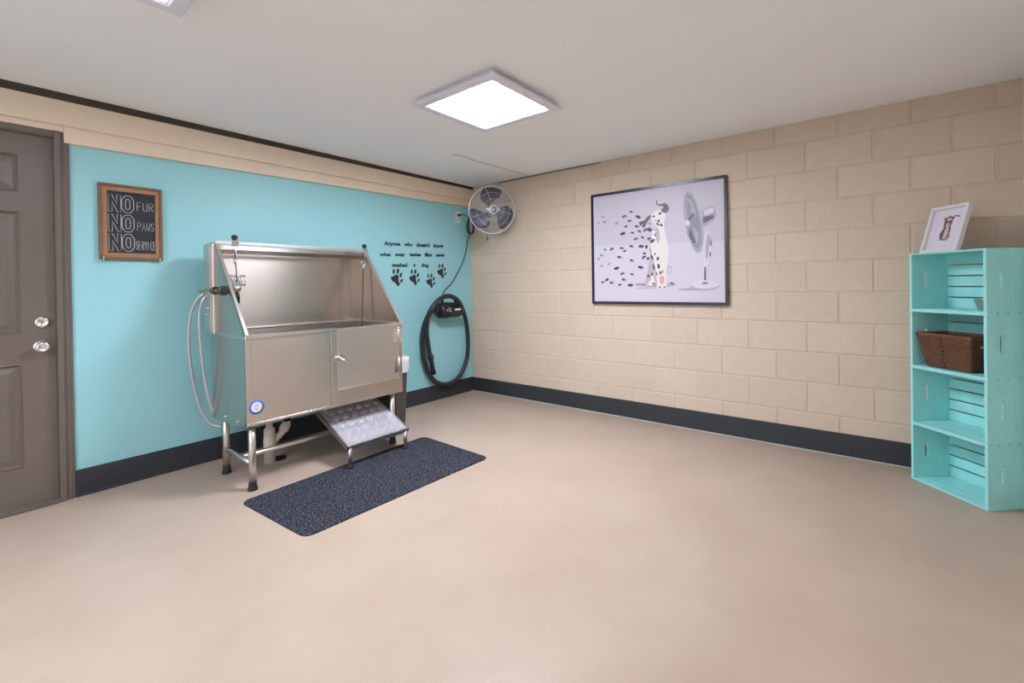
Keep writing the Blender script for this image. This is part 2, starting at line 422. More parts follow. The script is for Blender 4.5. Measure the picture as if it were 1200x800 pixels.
# slanting edge trims and the rim
for xx in (X0, X1):
    b = B(); a = Vector((xx, YT, ZT)); c = Vector((xx, YF-.004, ZR+.004)); d = (c-a).normalized(); nn = Vector((0, d.z, -d.y))
    if nn.y > 0: nn = -nn
    prism(b, [a-nn*.010, a+nn*.004, c+nn*.004, c-nn*.016], (.018 if xx == X0 else -.018, 0, 0)); bmesh.ops.bevel(b, geom=b.edges[:], offset=.002, segments=1, affect='EDGES')
    part('side_edge_trim', b, M_steel2, tub)
b = B(); box(b, X0-.006, XM+.02, YF-.012, YF+.034, ZR-.016, ZR+.004, .006, 3); box(b, X1-.06, X1+.024, YF-.012, YF+.034, ZR-.014, ZR+.004, .005, 3)
box(b, XM+.02, X1-.05, YF-.006, YF+.02, ZR-.010, ZR, .004, 2)
part('front_rim', b, M_chrome, tub)
b = B(); box(b, X0-.008, X0+.03, YF, YB-.0, ZR-.018, ZR+.003, .004, 2); part('side_rim', b, M_steel2, tub)
b = B(); box(b, X1-.03, X1+.006, YF+.03, YB, ZR-.010, ZR+.003, .003, 2); part('side_rim', b, M_steel2, tub)
b = B(); box(b, X0+.02, X1-.02, YB-.035, YB, ZR-.004, ZR+.003, .002, 1); part('back_rim', b, M_steel2, tub)
# back splash with a rolled top ledge
b = B(); box(b, X0+.004, X1-.004, YB-.006, YB, ZR-.004, ZT-.055, .001, 1)
prism(b, [(X0+.004, YB-.006, ZT-.055), (X0+.004, YB-.03, ZT-.03), (X0+.004, YB-.03, ZT-.004), (X0+.004, YB, ZT-.004), (X0+.004, YB, ZT-.055)], (X1-X0-.008, 0, 0))
part('splash_back', b, M_steel, tub)
b = B(); box(b, X0-.002, X1+.002, YT-.012, YT+.008, ZT-.010, ZT+.012, .004, 2); part('top_bar', b, M_steel2, tub)
for xx in (X0-.004, X1-.014):     # folded top edge of each side
    b = B(); box(b, xx, xx+.018, YT, YB, ZT-.012, ZT+.004, .003, 1); part('side_top_edge', b, M_steel2, tub)
# basin liner
b = B()
ix0, ix1, iy0, iy1, iz = X0+.035, X1-.035, YF+.036, YB-.036, .47
v = [[b.verts.new((x, y, z)) for x, y in ((ix0, iy0), (ix1, iy0), (ix1, iy1), (ix0, iy1))] for z in (ZR-.006, iz)]
for j in range(4): b.faces.new((v[0][j], v[0][(j+1) % 4], v[1][(j+1) % 4], v[1][j]))
b.faces.new(v[1])
part('basin', b, M_steel, tub)
b = B(); box(b, X0+.01, X1-.01, YF+.01, YB-.06, ZBm-.004, ZBm+.004); part('underside', b, M_steel2, tub)
# rear flange column on the left with bolts
b = B(); box(b, X0-.012, X0+.002, YB-.150, YB+.01, ZR-.01, ZT-.008, .003, 1); box(b, X0-.022, X0-.008, YB-.125, YB-.03, ZR, ZT-.014, .004, 2)
fl = part('rear_flange', b, M_steel2, tub)
for z in (.99, 1.03, 1.16, 1.32):
    for y in (YB-.105, YB-.05):
        b = B(); cyl(b, (X0-.020, y, z), (X0-.027, y, z), .006, 8); part('bolt', b, M_chrome, fl)
for y in (YF+.12, YF+.3):
    b = B(); cyl(b, (X0, y, ZBm+.0), (X0-.007, y, ZBm+.0), .008, 10); part('bolt', b, M_chrome, tub)
# legs, feet, stretchers
LX0, LX1, LY0, LY1 = -2.532, -1.575, -.705, -.318
for x in (LX0, LX1):
    for y in (LY0, LY1):
        b = B(); cyl(b, (x, y, .04), (x, y, ZBm), .0195, 18); lg = part('leg', b, M_steel2, tub)
        b = B(); lathe(b, [(0, 0), (.026, 0), (.027, .007), (.0225, .025), (.021, .045), (.021, .052), (0, .052)], 18, Matrix.Translation((x, y, 0))); part('foot', b, M_black, lg)
for x in (LX0, LX1):
    b = B(); cyl(b, (x, LY0, .150), (x, LY1, .150), .0135, 14); part('stretcher', b, M_steel2, tub)
b = B(); cyl(b, (LX0, -.545, .150), (LX1, -.545, .150), .0135, 14); part('stretcher', b, M_steel2, tub)
# taps on the left side
tz = at(254, 340.5, 0, X0-.02).z
ya, yb_ = at(252, 340, 0, X0-.045).y, at(261.5, 339.5, 0, X0-.045).y
b = B(); cyl(b, (X0-.045, ya, tz), (X0, ya, tz), .009, 12); cyl(b, (X0-.045, YB-.02, tz), (X0-.045, yb_, tz), .010, 12)
tp = part('tap_body', b, M_brass, tub)
for y, r in ((ya, .024), (yb_, .028)):
    b = B(); mt = Matrix.Translation((X0-.045, y, tz)) @ Matrix.Rotation(PI/2, 4, 'X')
    prof = [(0, -.02), (r*.6, -.02), (r, -.012), (r, .012), (r*.7, .018), (0, .02)]; lathe(b, prof, 14, mt, smooth=False)
    part('tap_knob', b, M_black, tp)

def px_tube(name, pix, ax, val, r, m_, label, cat, n=8, offs=None, seg=6):
    P = [at(x, y, ax, val if offs is None else val+offs[i]) for i, (x, y) in enumerate(pix)]
    t = B(); tube(t, catmull(P, seg), r, n); return part(name, t, m_, tub, label=label)
px_tube('supply_hose', [(249, 341), (241, 343), (231, 351), (223.5, 368), (221, 392), (222.5, 420), (228, 455), (236, 481), (247, 496), (260, 500)], 1, -.21, .008, M_greyhose,
        'grey supply hose, outer of two bowing left of the steel tub', 'hose', offs=[0, 0, .02, .04, .05, .05, .04, .02, .0, -.04])
px_tube('supply_hose', [(252, 341.5), (244, 345), (236, 355), (233, 375), (235, 405), (240, 445), (246, 473), (253, 486), (262, 487)], 1, -.235, .008, M_greyhose,
        'grey supply hose, inner of two, nearer the side of the steel tub', 'hose', offs=[0, 0, .01, .02, .02, .02, .01, 0, -.03])

# tethers hanging from the top bar
def tether(label, bx, pts, extra):
    t = thing('grooming_tether', label, 'tether', (bx, YT, ZT), 0, 'grooming tethers on the top bar')
    b = B(); lathe(b, [(0, -.02), (.008, -.02), (.008, .012), (.016, .018), (.019, .03), (.014, .042), (0, .045)], 14, Matrix.Translation((bx, YT, ZT+.01))); part('clamp_knob', b, M_black, t)
    b = B(); box(b, bx-.02, bx+.02, YT-.02, YT+.016, ZT-.018, ZT+.018, .004, 2)
    tube(b, [(bx+.012*math.cos(a*PI/6), YT-.014, ZT-.035+.016*math.sin(a*PI/6)) for a in range(12)], .003, 6, True); part('clamp', b, M_chrome, t)
    b = B(); tube(b, catmull(pts, 5), .006, 6, flat=.45); part('strap', b, M_black, t)
    for p_ in extra:
        b = B(); sn(b, p_); part('clip', b, M_chrome, t)
    return t
ba = at(275, 292, 1, YT).x
def sn(b, p):
    tube(b, [p+Vector((.012*math.cos(a*PI/6), 0, .018*math.sin(a*PI/6))) for a in range(12)], .004, 6, True); cyl(b, p+Vector((0, 0, -.018)), p+Vector((0, -.002, -.05)), .007, 8)
q1 = [at(x, y, 1, YT-.012) for x, y in ((275, 294), (275.5, 304), (277, 318), (277.5, 331))]
tether('black grooming tether with chrome clips hanging at the left end of the tub bar', ba, q1, [at(277.5, 336, 1, YT-.012), at(275.3, 300, 1, YT-.012)])
q2 = [at(x, y, 1, YT-.012) for x, y in ((425.5, 296), (425.5, 320), (425, 345), (424, 372), (424.5, 388))]
tether('black grooming tether hanging straight down at the right end of the tub bar', at(427, 294, 1, YT).x, q2, [at(425.8, 308, 1, YT-.012)])
# sprayer handle hooked inside the tub's left side
t = thing('spray_handle', 'black spray handle with chrome head inside the left end of the tub', 'sprayer', at(277, 350, 1, -.33))
b = B(); tube(b, [at(277.5, 341, 1, -.33), at(278, 347, 1, -.33), at(279, 355, 1, -.33)], .014, 12, radii=[.010, .016, .011]); part('grip', b, M_black, t)
b = B(); a = at(278, 338, 1, -.33); lathe(b, [(0, -.012), (.022, -.012), (.024, 0), (.02, .012), (0, .016)], 16, Matrix.Translation(a) @ Matrix.Rotation(PI/2, 4, 'X')); part('spray_head', b, M_chrome, t)
# small wire soap shelf on the splash back
t = thing('soap_rack', 'small wire soap rack with a pale sleeve inside the tub splash back', 'rack', at(277, 333, 1, YB-.03))
y0, y1 = YB-.13, YB-.012; A = at(269, 323, 1, y0); C = at(287, 322, 1, y0)
b = B()
for zz in (A.z, A.z-.06):
    tube(b, [(A.x, y1, zz), (A.x, y0, zz), (C.x, y0, zz), (C.x, y1, zz)], .004, 6)
for i in range(6): tube(b, [(A.x+(C.x-A.x)*i/5, y0, A.z), (A.x+(C.x-A.x)*i/5, y0, A.z-.06), (A.x+(C.x-A.x)*i/5, y1, A.z-.06)], .0025, 6)
part('wire_frame', b, M_chrome, t)
b = B(); box(b, A.x+.012, C.x-.012, y0+.008, y1-.008, A.z-.055, A.z-.012, .004, 1); part('sleeve', b, M_bag, t)

# folding step with tread plate
stp = thing('tub_step', 'sloping tread plate step on two short legs under the tub door', 'step', (-1.81, -.72, 0))
SX0, SX1 = -2.052, -1.578; P0 = Vector((0, -.902, .146)); P1 = Vector((0, -.49, .322))
b = B(); d = P1-P0; nrm = Vector((0, -d.z, d.y)).normalized()
prism(b, [(SX0, *(P0)[1:]), (SX0, *(P1)[1:]), (SX0, *(P1-nrm*.006)[1:]), (SX0, *(P0-nrm*.006)[1:])], (SX1-SX0, 0, 0))
pt = part('tread_plate', b, M_tread, stp)
b = B(); dn = d.normalized()
for xa in (SX0, SX1-.012): prism(b, [(xa, *(P0+nrm*.001)[1:]), (xa, *(P1+nrm*.001)[1:]), (xa, *(P1-nrm*.028)[1:]), (xa, *(P0-nrm*.028)[1:])], (.012, 0, 0))
prism(b, [(SX0, *(P0+nrm*.001)[1:]), (SX0, *(P0+dn*.012)[1:]), (SX0, *(P0+dn*.012-nrm*.028)[1:]), (SX0, *(P0-nrm*.028)[1:])], (SX1-SX0, 0, 0))
part('step_frame', b, M_steel2, stp)
b = B(); Ls = d.length; pit = .050           # raised bars of the tread pattern, groups of bars crossing in turn
E1 = (Vector((1, 0, 0))+dn).normalized(); E2 = (Vector((-1, 0, 0))+dn).normalized()
for i in range(-4, 16):
    for j in range(-10, 12):
        c = Vector((SX0, 0, 0)) + P0 + E1*pit*i + E2*pit*j
        cu_, cv_ = c.x-SX0, (c-Vector((c.x, 0, 0))-P0).dot(dn)
        if not (.030 < cu_ < SX1-SX0-.030 and .026 < cv_ < Ls-.026): continue
        e1, e2_ = (E1, E2) if (i+j) % 2 else (E2, E1)
        for k in (-1.5, -.5, .5, 1.5):
            cc = c + e2_*k*.0112 + nrm*.0002; hl, hw = .0225, .0043
            pts = [cc-e1*hl, cc-e1*hl*.6-e2_*hw, cc+e1*hl*.6-e2_*hw, cc+e1*hl, cc+e1*hl*.6+e2_*hw, cc-e1*hl*.6+e2_*hw]
            lo = [b.verts.new(p) for p in pts]; hi = [b.verts.new(cc+(p-cc)*.65+nrm*.0024) for p in pts]
            b.faces.new(hi)
            for q in range(6): b.faces.new((lo[q], lo[(q+1) % 6], hi[(q+1) % 6], hi[q]))
tr = part('raised_tread', b, M_tread, pt); tr['kind'] = 'stuff'
for xa in (SX0+.022, SX1-.022):
    b = B(); cyl(b, (xa, -.885, .018), (xa, -.885, .145), .0125, 14); lg = part('leg', b, M_steel2, stp)
    b = B(); lathe(b, [(0, .007), (.018, .007), (.018, .016), (.0145, .024), (0, .024)], 14, Matrix.Translation((xa, -.885, 0))); part('foot', b, M_black, lg)
for xa in (SX0+.05, SX1-.05):
    b = B(); box(b, xa-.012, xa+.012, -.53, -.506, .30, .381, .002, 1); part('hanger', b, M_steel2, stp)

# drain pipe under the tub
dr = thing('drain_pipe', 'cream plastic drain pipe with side branch below the steel tub', 'pipe', (-2.292, -.35, 0))
cx, cy = -2.288, -.352
b = B(); lathe(b, [(0, .0), (.034, .0), (.034, .105), (.037, .108), (.037, .16), (.034, .163), (.034, .215), (.028, .228), (.02, .232), (.02, .385), (0, .385)], 20, Matrix.Translation((cx, cy, 0))); part('trap_body', b, M_pvc, dr)
b = B(); tube(b, [(cx+.015, cy, .12), (cx+.075, cy-.01, .18), (cx+.105, cy-.01, .212), (cx+.112, cy-.01, .25)], .022, 14); cyl(b, (cx+.082, cy-.01, .188), (cx+.108, cy-.01, .232), .03, 14); part('branch', b, M_pvc, dr)
b = B(); cyl(b, (cx+.113, cy-.01, .25), (cx+.113, cy-.01, .385), .024, 14); part('coupling', b, M_black, dr)
b = B(); lathe(b, [(0, .0005), (.05, .0005), (.05, .004), (.044, .005), (0, .003)], 24, Matrix.Translation((cx+.062, cy+.02, 0)))
tag(link('floor_drain', b, M_dark), 'dark round floor drain beside the cream drain pipe', 'drain')

# ------------------------------------------------------------------ mat
mc = [(-2.640, -.822), (-2.598, -1.440), (-1.372, -1.466), (-1.348, -.79)]
def rounded(pts, r, n=5):
    out = []; k = len(pts)
    for i in range(k):
        p = Vector(pts[i]); a = (Vector(pts[i-1])-p).normalized(); c = (Vector(pts[(i+1) % k])-p).normalized()
        s, e = p+a*r, p+c*r
        for j in range(n+1):
            t = j/n; out.append(((1-t)**2*s+2*t*(1-t)*p+t*t*e))
    return out
lo = rounded(mc, .05)
b = B(); cen = Vector((-1.99, -1.13))
rings = []
for sc, z in ((1.0, 0), (1.0, .005), (.993, .0075), (.97, .0075)): rings.append([b.verts.new((*(cen+(p-cen)*sc), z)) for p in lo])
for A, C in zip(rings, rings[1:]):
    for j in range(len(lo)): b.faces.new((A[j], A[(j+1) % len(lo)], C[(j+1) % len(lo)], C[j]))
b.faces.new(rings[-1]); b.faces.new(rings[0][::-1])
tag(link('floor_mat', b, M_mat), 'speckled charcoal rubber mat with rounded corners on the floor before the tub', 'mat')

# ------------------------------------------------------------------ waste bin
bn = thing('waste_bin', 'narrow dark waste bin with white liner between tub and dryer hose', 'bin', (-1.40, -.45, 0))
x0, x1, y0, y1, hh = -1.480, -1.335, -.60, -.32, .59
b = B()
def ringr(g, z): return [b.verts.new((x, y, z)) for x, y in ((x0-g, y0-g), (x1+g, y0-g), (x1+g, y1+g), (x0-g, y1+g))]
rs = [ringr(-.02, .0), ringr(-.0, hh-.02), ringr(.0, hh), ringr(-.008, hh), ringr(-.026, .02)]
for A, C in zip(rs, rs[1:]):
    for j in range(4): b.faces.new((A[j], A[(j+1) % 4], C[(j+1) % 4], C[j]))
b.faces.new(rs[0][::-1]); b.faces.new(rs[-1]); bmesh.ops.bevel(b, geom=[e for e in b.edges if abs(e.verts[0].co.z-e.verts[1].co.z) > .1], offset=.015, segments=3, affect='EDGES')
part('bin_body', b, M_bin, bn)
b = B(); n = 48; rows = []
per = rounded([(x0, y0), (x1, y0), (x1, y1), (x0, y1)], .02, 8); c2 = Vector(((x0+x1)/2, (y0+y1)/2))
for gi, (g, z) in enumerate(((.006, hh-.105), (.009, hh-.07), (.008, hh-.03), (.008, hh+.004), (-.004, hh+.009), (-.014, hh-.02), (-.018, hh-.15))):
    rows.append([b.verts.new((*(p+(p-c2).normalized()*(g+.003*math.sin(i*1.7+gi))), z+.012*math.sin(i*.6)*(gi == 0))) for i, p in enumerate(per)])
for A, C in zip(rows, rows[1:]):
    for j in range(len(per)):
        f = b.faces.new((A[j], A[(j+1) % len(per)], C[(j+1) % len(per)], C[j])); f.smooth = True
part('bin_liner', b, M_bag, bn)

# ================================================================== chalkboard
def on_wall(pts2, y):  return [(x, y, z) for x, z in pts2]
a, c = at(114, 213.5, 1, -.01), at(190.5, 305, 1, -.01)
cx0, cx1, cz0, cz1 = a.x, c.x, (at(115, 302.5, 1, -.01).z+c.z)/2-.004, (a.z+at(190.5, 222.5, 1, -.01).z)/2
ch = thing('chalkboard', 'wood-framed chalkboard sign with chalk lettering on the aqua wall', 'chalkboard', ((cx0+cx1)/2, 0, cz0))
def frame_ring(o0, o1, y0, y1, m_, name, parent, bev=.002):
    """four mitred bars between rectangles o0 (outer) and o1 (inner)"""
    (ax, bx, az, bz), (px_, qx, pz, qz) = o0, o1
    O = [(ax, az), (bx, az), (bx, bz), (ax, bz)]; I = [(px_, pz), (qx, pz), (qx, qz), (px_, qz)]
    for j in range(4):
        t = B(); k = (j+1) % 4
        prism(t, on_wall([O[j], O[k], I[k], I[j]], y0), (0, y1-y0, 0)); bmesh.ops.bevel(t, geom=t.edges[:], offset=bev, segments=1, affect='EDGES')
        part(name, t, m_, parent)
frame_ring((cx0, cx1, cz0, cz1), (cx0+.014, cx1-.014, cz0+.014, cz1-.014), -.026, -.001, M_wood2, 'frame_edge', ch)
frame_ring((cx0+.013, cx1-.013, cz0+.013, cz1-.013), (cx0+.04, cx1-.034, cz0+.04, cz1-.04), -.017, -.002, M_wood, 'frame_bar', ch)
b = B(); box(b, cx0+.036, cx1-.03, -.009, -.002, cz0+.036, cz1-.036); sl = part('slate', b, M_slate, ch)
G = {'F': [[(0, 0), (0, 1), (.8, 1)], [(0, .52), (.62, .52)]], 'U': [[(0, 1), (0, .2), (.2, 0), (.55, 0), (.75, .2), (.75, 1)]],
     'R': [[(0, 0), (0, 1), (.55, 1), (.75, .8), (.6, .55), (0, .5)], [(.3, .5), (.8, 0)]], 'P': [[(0, 0), (0, 1), (.55, 1), (.75, .78), (.6, .52), (0, .48)]],
     'A': [[(0, 0), (.4, 1), (.8, 0)], [(.17, .4), (.64, .4)]], 'W': [[(0, 1), (.2, 0), (.42, .65), (.64, 0), (.85, 1)]],
     'S': [[(.75, .85), (.5, 1), (.15, .92), (.05, .72), (.65, .35), (.62, .1), (.3, 0), (.02, .12)]], 'E': [[(.75, 1), (0, 1), (0, 0), (.75, 0)], [(0, .5), (.6, .5)]],
     'V': [[(0, 1), (.38, 0), (.75, 1)]], 'I': [[(.2, 0), (.2, 1)]], 'C': [[(.75, .85), (.45, 1), (.1, .8), (.02, .45), (.15, .12), (.45, 0), (.78, .12)]],
     'n': [[(0, 0), (0, 1), (.26, 1), (.62, .45), (.62, 1), (.9, 1), (.9, 0), (.66, 0), (.26, .6), (.26, 0), (0, 0)]],
     'o': [[(.25, 0), (.65, 0), (.9, .25), (.9, .75), (.65, 1), (.25, 1), (0, .75), (0, .25), (.25, 0)], [(.36, .2), (.54, .2), (.62, .32), (.62, .68), (.54, .8), (.36, .8), (.28, .68), (.28, .32), (.36, .2)]]}
def strokes(bm, txt, x, z, w_, h_, adv, r):
    for ch_ in txt:
        for s in G.get(ch_, []):
            tube(bm, [(x+u*w_, -.0098, z+v*h_) for u, v in s], r, 5, flat=1)
        x += adv
sw, sh = cx1-cx0, cz1-cz0
for i in range(3):
    zz = cz0+.052+(2-i)*.114
    b = B(); strokes(b, 'no', cx0+.046, zz, .062, .100, .060, .002); part('chalk_outline_letters', b, M_chalk, sl)
    b = B()
    if i == 0: strokes(b, 'FUR', cx0+.178, zz+.018, .025, .05, .029, .0015)
    if i == 1: strokes(b, 'PAWS', cx0+.178, zz+.012, .021, .05, .0215, .0015)
    if i == 2: strokes(b, 'SERVICE', cx0+.169, zz+.012, .0125, .05, .0142, .0014)
    part('chalk_letters', b, M_chalk, sl)
for xx in (cx0+.018, cx1-.018):
    b = B(); cyl(b, (xx, -.002, cz0-.012), (xx, -.034, cz0-.006), .004, 8); tube(b, [(xx, -.034, cz0-.006), (xx, -.036, cz0+.012), (xx, -.03, cz0+.016)], .004, 8); part('hook', b, M_chrome, ch)

# ================================================================== wall lettering and paw prints
wl = thing('wall_lettering', 'black vinyl lettering of three lines on the aqua wall above the hose', 'lettering', (-.78, 0, 1.33))
def q(x, y): return (440+x/11.43, 270+y/11.43)
def word(txt, xa, xb, yb0, yb1, hpx):
    A, C = at(*q(xa, yb0), 1, 0), at(*q(xb, yb1), 1, 0)
    cu = bpy.data.curves.new('t', 'FONT'); cu.body = txt; cu.size = 1; cu.offset = .04; cu.extrude = .004; cu.resolution_u = 3
    ob = bpy.data.objects.new('t', cu); COL.objects.link(ob)
    me = bpy.data.meshes.new_from_object(ob.evaluated_get(bpy.context.evaluated_depsgraph_get())); bpy.data.objects.remove(ob)
    xs = [v.co.x for v in me.vertices]; w0, w1 = min(xs), max(xs)
    bm = B(); bm.from_mesh(me); bpy.data.meshes.remove(me)
    hz = (at(*q(xa, yb0-hpx), 1, 0)-A).z/.66
    for v in bm.verts:
        f = (v.co.x-w0)/(w1-w0)
        v.co = Vector((A.x+(C.x-A.x)*f, -.0012-v.co.z*.2, A.z+(C.z-A.z)*f+v.co.y*hz))
    bmesh.ops.remove_doubles(bm, verts=bm.verts, dist=1e-6)
    part('vinyl_word', bm, M_vinyl, wl)
for wd in (('Anyone', 115, 332, 196, 204, 50), ('who', 384, 495, 207, 211, 46), ("doesn't", 548, 730, 215, 221, 48), ('know', 776, 913, 225, 230, 46),
           ('what', 55, 206, 342, 342, 44), ('soap', 264, 388, 342, 342, 44), ('tastes', 455, 606, 342, 344, 44), ('like', 662, 754, 347, 347, 46), ('never', 810, 930, 349, 350, 44),
           ('washed', 216, 425, 486, 487, 48), ('a', 508, 536, 482, 482, 44), ('dog.', 614, 718, 484, 486, 44)): word(*wd)
def paw(cx_, cy_, sc, label):
    P = at(*q(cx_, cy_), 1, 0)
    t = B()
    def ell(u, v, a, c, rot=0, n=14):
        pts = []
        for k in range(n):
            e = (a*math.cos(2*PI*k/n), c*math.sin(2*PI*k/n)); cr, sr = math.cos(rot), math.sin(rot)
            pts.append((P.x+sc*(u+e[0]*cr-e[1]*sr), -.0004, P.z+sc*(v+e[0]*sr+e[1]*cr)))
        prism(t, pts, (0, -.0008, 0))
    pts = catmull([(-.46, .02, 0), (-.42, .2, 0), (-.2, .24, 0), (-.05, .34, 0), (.16, .33, 0), (.24, .14, 0), (.22, -.1, 0), (.32, -.3, 0), (.28, -.48, 0), (.12, -.52, 0), (-.06, -.3, 0), (-.32, -.16, 0)], 3, True)
    prism(t, [(P.x+sc*(p.x-.04), -.0004, P.z+sc*(p.y-.1)) for p in pts], (0, -.0008, 0))
    ell(-.25, .5, .1, .2, -.2); ell(.13, .52, .115, .22, -.3); ell(.40, .22, .11, .2, -.35); ell(.46, -.22, .1, .18, -.55)
    return tag(link('paw_print', t, M_vinyl), label, 'paw print', 'paw print decals on the aqua wall')
paw(282, 635, 0.121, 'black paw print decal nearest the tub under the lettering')
paw(518, 632, 0.114, 'black paw print decal, second from the tub, under the middle of the lettering')
paw(736, 678, 0.106, 'small black paw print decal lowest of the four, third from the tub')
paw(884, 548, 0.110, 'black paw print decal nearest the hanging cord, beside the last lettering line')

# ------------------------------------------------------------------ outlet, cord, dryer
P = at(536.3, 254.5, 1, 0)
ot = thing('power_outlet', 'white power outlet plate high on the aqua wall near the fan', 'outlet', (P.x, 0, P.z))
b = B(); box(b, P.x-.036, P.x+.036, -.007, 0, P.z-.062, P.z+.062, .003, 2); pl = part('cover_plate', b, M_white, ot)
for dz_ in (-.02, .02):
    b = B(); box(b, P.x-.017, P.x+.017, -.009, -.005, P.z+dz_-.015, P.z+dz_+.015, .004, 2); s_ = part('socket', b, M_white, pl)
    b = B(); box(b, P.x-.008, P.x-.005, -.0095, -.008, P.z+dz_-.004, P.z+dz_+.007); box(b, P.x+.005, P.x+.008, -.0095, -.008, P.z+dz_-.004, P.z+dz_+.007); part('slot', b, M_black, s_)
dy = thing('pet_dryer', 'black wall-mounted pet dryer with carrying handle and power cord near the corner', 'dryer', at(527, 363, 1, -.1))
DA, DB = at(513.5, 364, 1, -.11), at(538.5, 363, 1, -.11)
ax = (DB-DA); ax = Vector((ax.x, 0, 0)); Lx = DB.x-DA.x; cz_ = .905; rr = .078
mt = Matrix.Translation((DA.x, -.105, cz_)) @ Matrix.Rotation(PI/2, 4, 'Y')
b = B(); lathe(b, [(0, 0), (.05, 0), (.068, .008), (rr, .03), (rr, .10), (rr*1.03, .102), (rr*1.03, .115), (rr, .117), (rr, Lx-.03), (rr*.93, Lx-.006), (rr*.8, Lx), (0, Lx)], 28, mt); part('motor_housing', b, M_black, dy)
b = B(); tube(b, catmull([(DA.x+.06, -.105, cz_+.07), (DA.x+.065, -.105, cz_+.115), (DA.x+.10, -.105, cz_+.13), (DB.x-.10, -.105, cz_+.13), (DB.x-.06, -.105, cz_+.115), (DB.x-.055, -.105, cz_+.07)], 5), .012, 10); part('carry_handle', b, M_black, dy)
b = B(); box(b, (DA.x+DB.x)/2-.06, (DA.x+DB.x)/2+.06, -.105, 0, cz_-.03, cz_+.03, .005, 1); part('wall_bracket', b, M_black, dy)
b = B(); lathe(b, [(0, -.025), (.028, -.025), (.033, -.02), (.033, 0), (0, 0)], 20, mt); part('hose_outlet', b, M_black, dy)
b = B(); box(b, DB.x-.135, DB.x-.055, -.105-rr-.003, -.105-rr+.01, cz_-.004, cz_+.014, .001, 1); part('label_plate', b, M_white, dy, label='small white maker plate')
for xx, zz in ((DA.x+.055, cz_+.004), (DA.x+.085, cz_+.02), (DA.x+.092, cz_-.006)):
    b = B(); cyl(b, (xx, -.105-rr+.01, zz), (xx, -.105-rr-.008, zz), .008, 10); part('switch', b, M_fangrey, dy)
b = B(); cyl(b, (P.x, -.009, P.z+.02), (P.x, -.045, P.z+.02), .016, 12, r2=.011); plug_bm = b
CO = -.06
ctr = at(551, 264.5, 1, CO)
cp = [(P.x, -.045, P.z+.02), (P.x+.03, -.065, P.z+.024), (ctr.x-.055, CO, ctr.z+.10), (ctr.x-.01, CO, ctr.z+.085)]
for k in range(29):
    a = PI/2 - 2*PI*k/8; rr = 1-.12*math.sin(k*.9)
    cp.append((ctr.x+.045*rr*math.cos(a)-.008*math.sin(k*.33), CO-.004*(k % 5), ctr.z+.083*rr*math.sin(a)))
cp += [at(x, y, 1, -.03) for x, y in ((547.5, 281), (547, 290), (543, 305), (537, 318), (529, 332), (522, 339), (518.5, 346))]
cp.append(at(518, 350, 1, -.06))
b = B(); tube(b, catmull(cp, 4), .0048, 6); pc = part('power_cord', b, M_black, dy, label='black power cord coiled below the fan and plugged into the outlet'); part('plug', plug_bm, M_black, pc)

hz = thing('dryer_hose', 'long ribbed black dryer hose looped over the wall dryer', 'hose', at(518, 452, 1, -.03))
hp = [(513, 363, -.105), (506, 365, -.11), (499.5, 374, -.09), (495.5, 390, -.06), (495.5, 408, -.05), (499, 428, -.05), (507, 444, -.05), (518, 450, -.05), (530, 448, -.05), (540, 438, -.05),
      (547, 420, -.05), (548.5, 400, -.06), (546.5, 378, -.09), (541.5, 361, -.15), (535.5, 351, -.19), (526, 346.8, -.2), (516, 350, -.2), (507.5, 359, -.19), (501.5, 371, -.16), (500, 385, -.12), (501, 400, -.09), (504, 417, -.07)]
P = catmull([at(x, y, 1, o) for x, y, o in hp], 14)
# resample evenly, then ribs
res = [P[0]]; acc = 0
for u_, v_ in zip(P, P[1:]):
    L_ = (v_-u_).length; s = .0075-acc
    while s <= L_: res.append(u_.lerp(v_, s/L_)); s += .0075
    acc = (L_-(s-.0075))
b = B(); tube(b, res, .024, 10, radii=[.0235 if i % 2 else .0205 for i in range(len(res))]); part('ribbed_hose', b, M_hose, hz)
e0, e1, e2 = at(504, 416, 1, -.07), at(505.5, 422, 1, -.068), at(508.3, 438, 1, -.065)
b = B(); tube(b, [e0, e0.lerp(e1, .6), e1, e1.lerp(e2, .5), e2], .03, 14, radii=[.028, .03, .022, .019, .026]); part('nozzle', b, M_black, hz)

# ================================================================== wall fan
fc = at(576.3, 246, 0, -.30)
fan = thing('wall_fan', 'round wall fan with dark blades and wire guard high in the room corner', 'fan', fc)
dirf = (CAM-fc); dirf.z = 0; dirf.normalize()
dirf = (Matrix.Rotation(math.radians(14), 3, 'Z') @ dirf); dirf.z = -.10; dirf.normalize()
zx = Vector((0, 0, 1)).cross(dirf).normalized(); zy = dirf.cross(zx)
FM = Matrix((zx, zy, dirf)).transposed().to_4x4(); FM.translation = fc     # local z faces out, x to the image right, y up
FR = .226
def ftube(bm, pts, r, n=6, closed=False): tube(bm, [FM @ Vector(p) for p in pts], r, n, closed)
def dome(f, front): # radius fraction -> z
    return (.055*(1-f**4)+.012) if front else (-.075*(1-f**5)+.004)
for front, nm in ((True, 'front_guard'), (False, 'rear_guard')):
    b = B()
    nW = 64 if front else 36
    for k in range(nW):
        a = 2*PI*k/nW; ftube(b, [(FR*f*math.cos(a), FR*f*math.sin(a), dome(f, front)) for f in (.2, .4, .6, .75, .88, .96, 1)], .0009, 4)
    for f in (.45, .72): ftube(b, [(FR*f*math.cos(2*PI*k/40), FR*f*math.sin(2*PI*k/40), dome(f, front)-.001) for k in range(40)], .0014, 5, True)
    part(nm, b, M_fanwire, fan)
b = B(); ftube(b, [(FR*math.cos(2*PI*k/56), FR*math.sin(2*PI*k/56), .008) for k in range(56)], .0055, 8, True); part('guard_rim', b, M_fanwire, fan)
b = B()
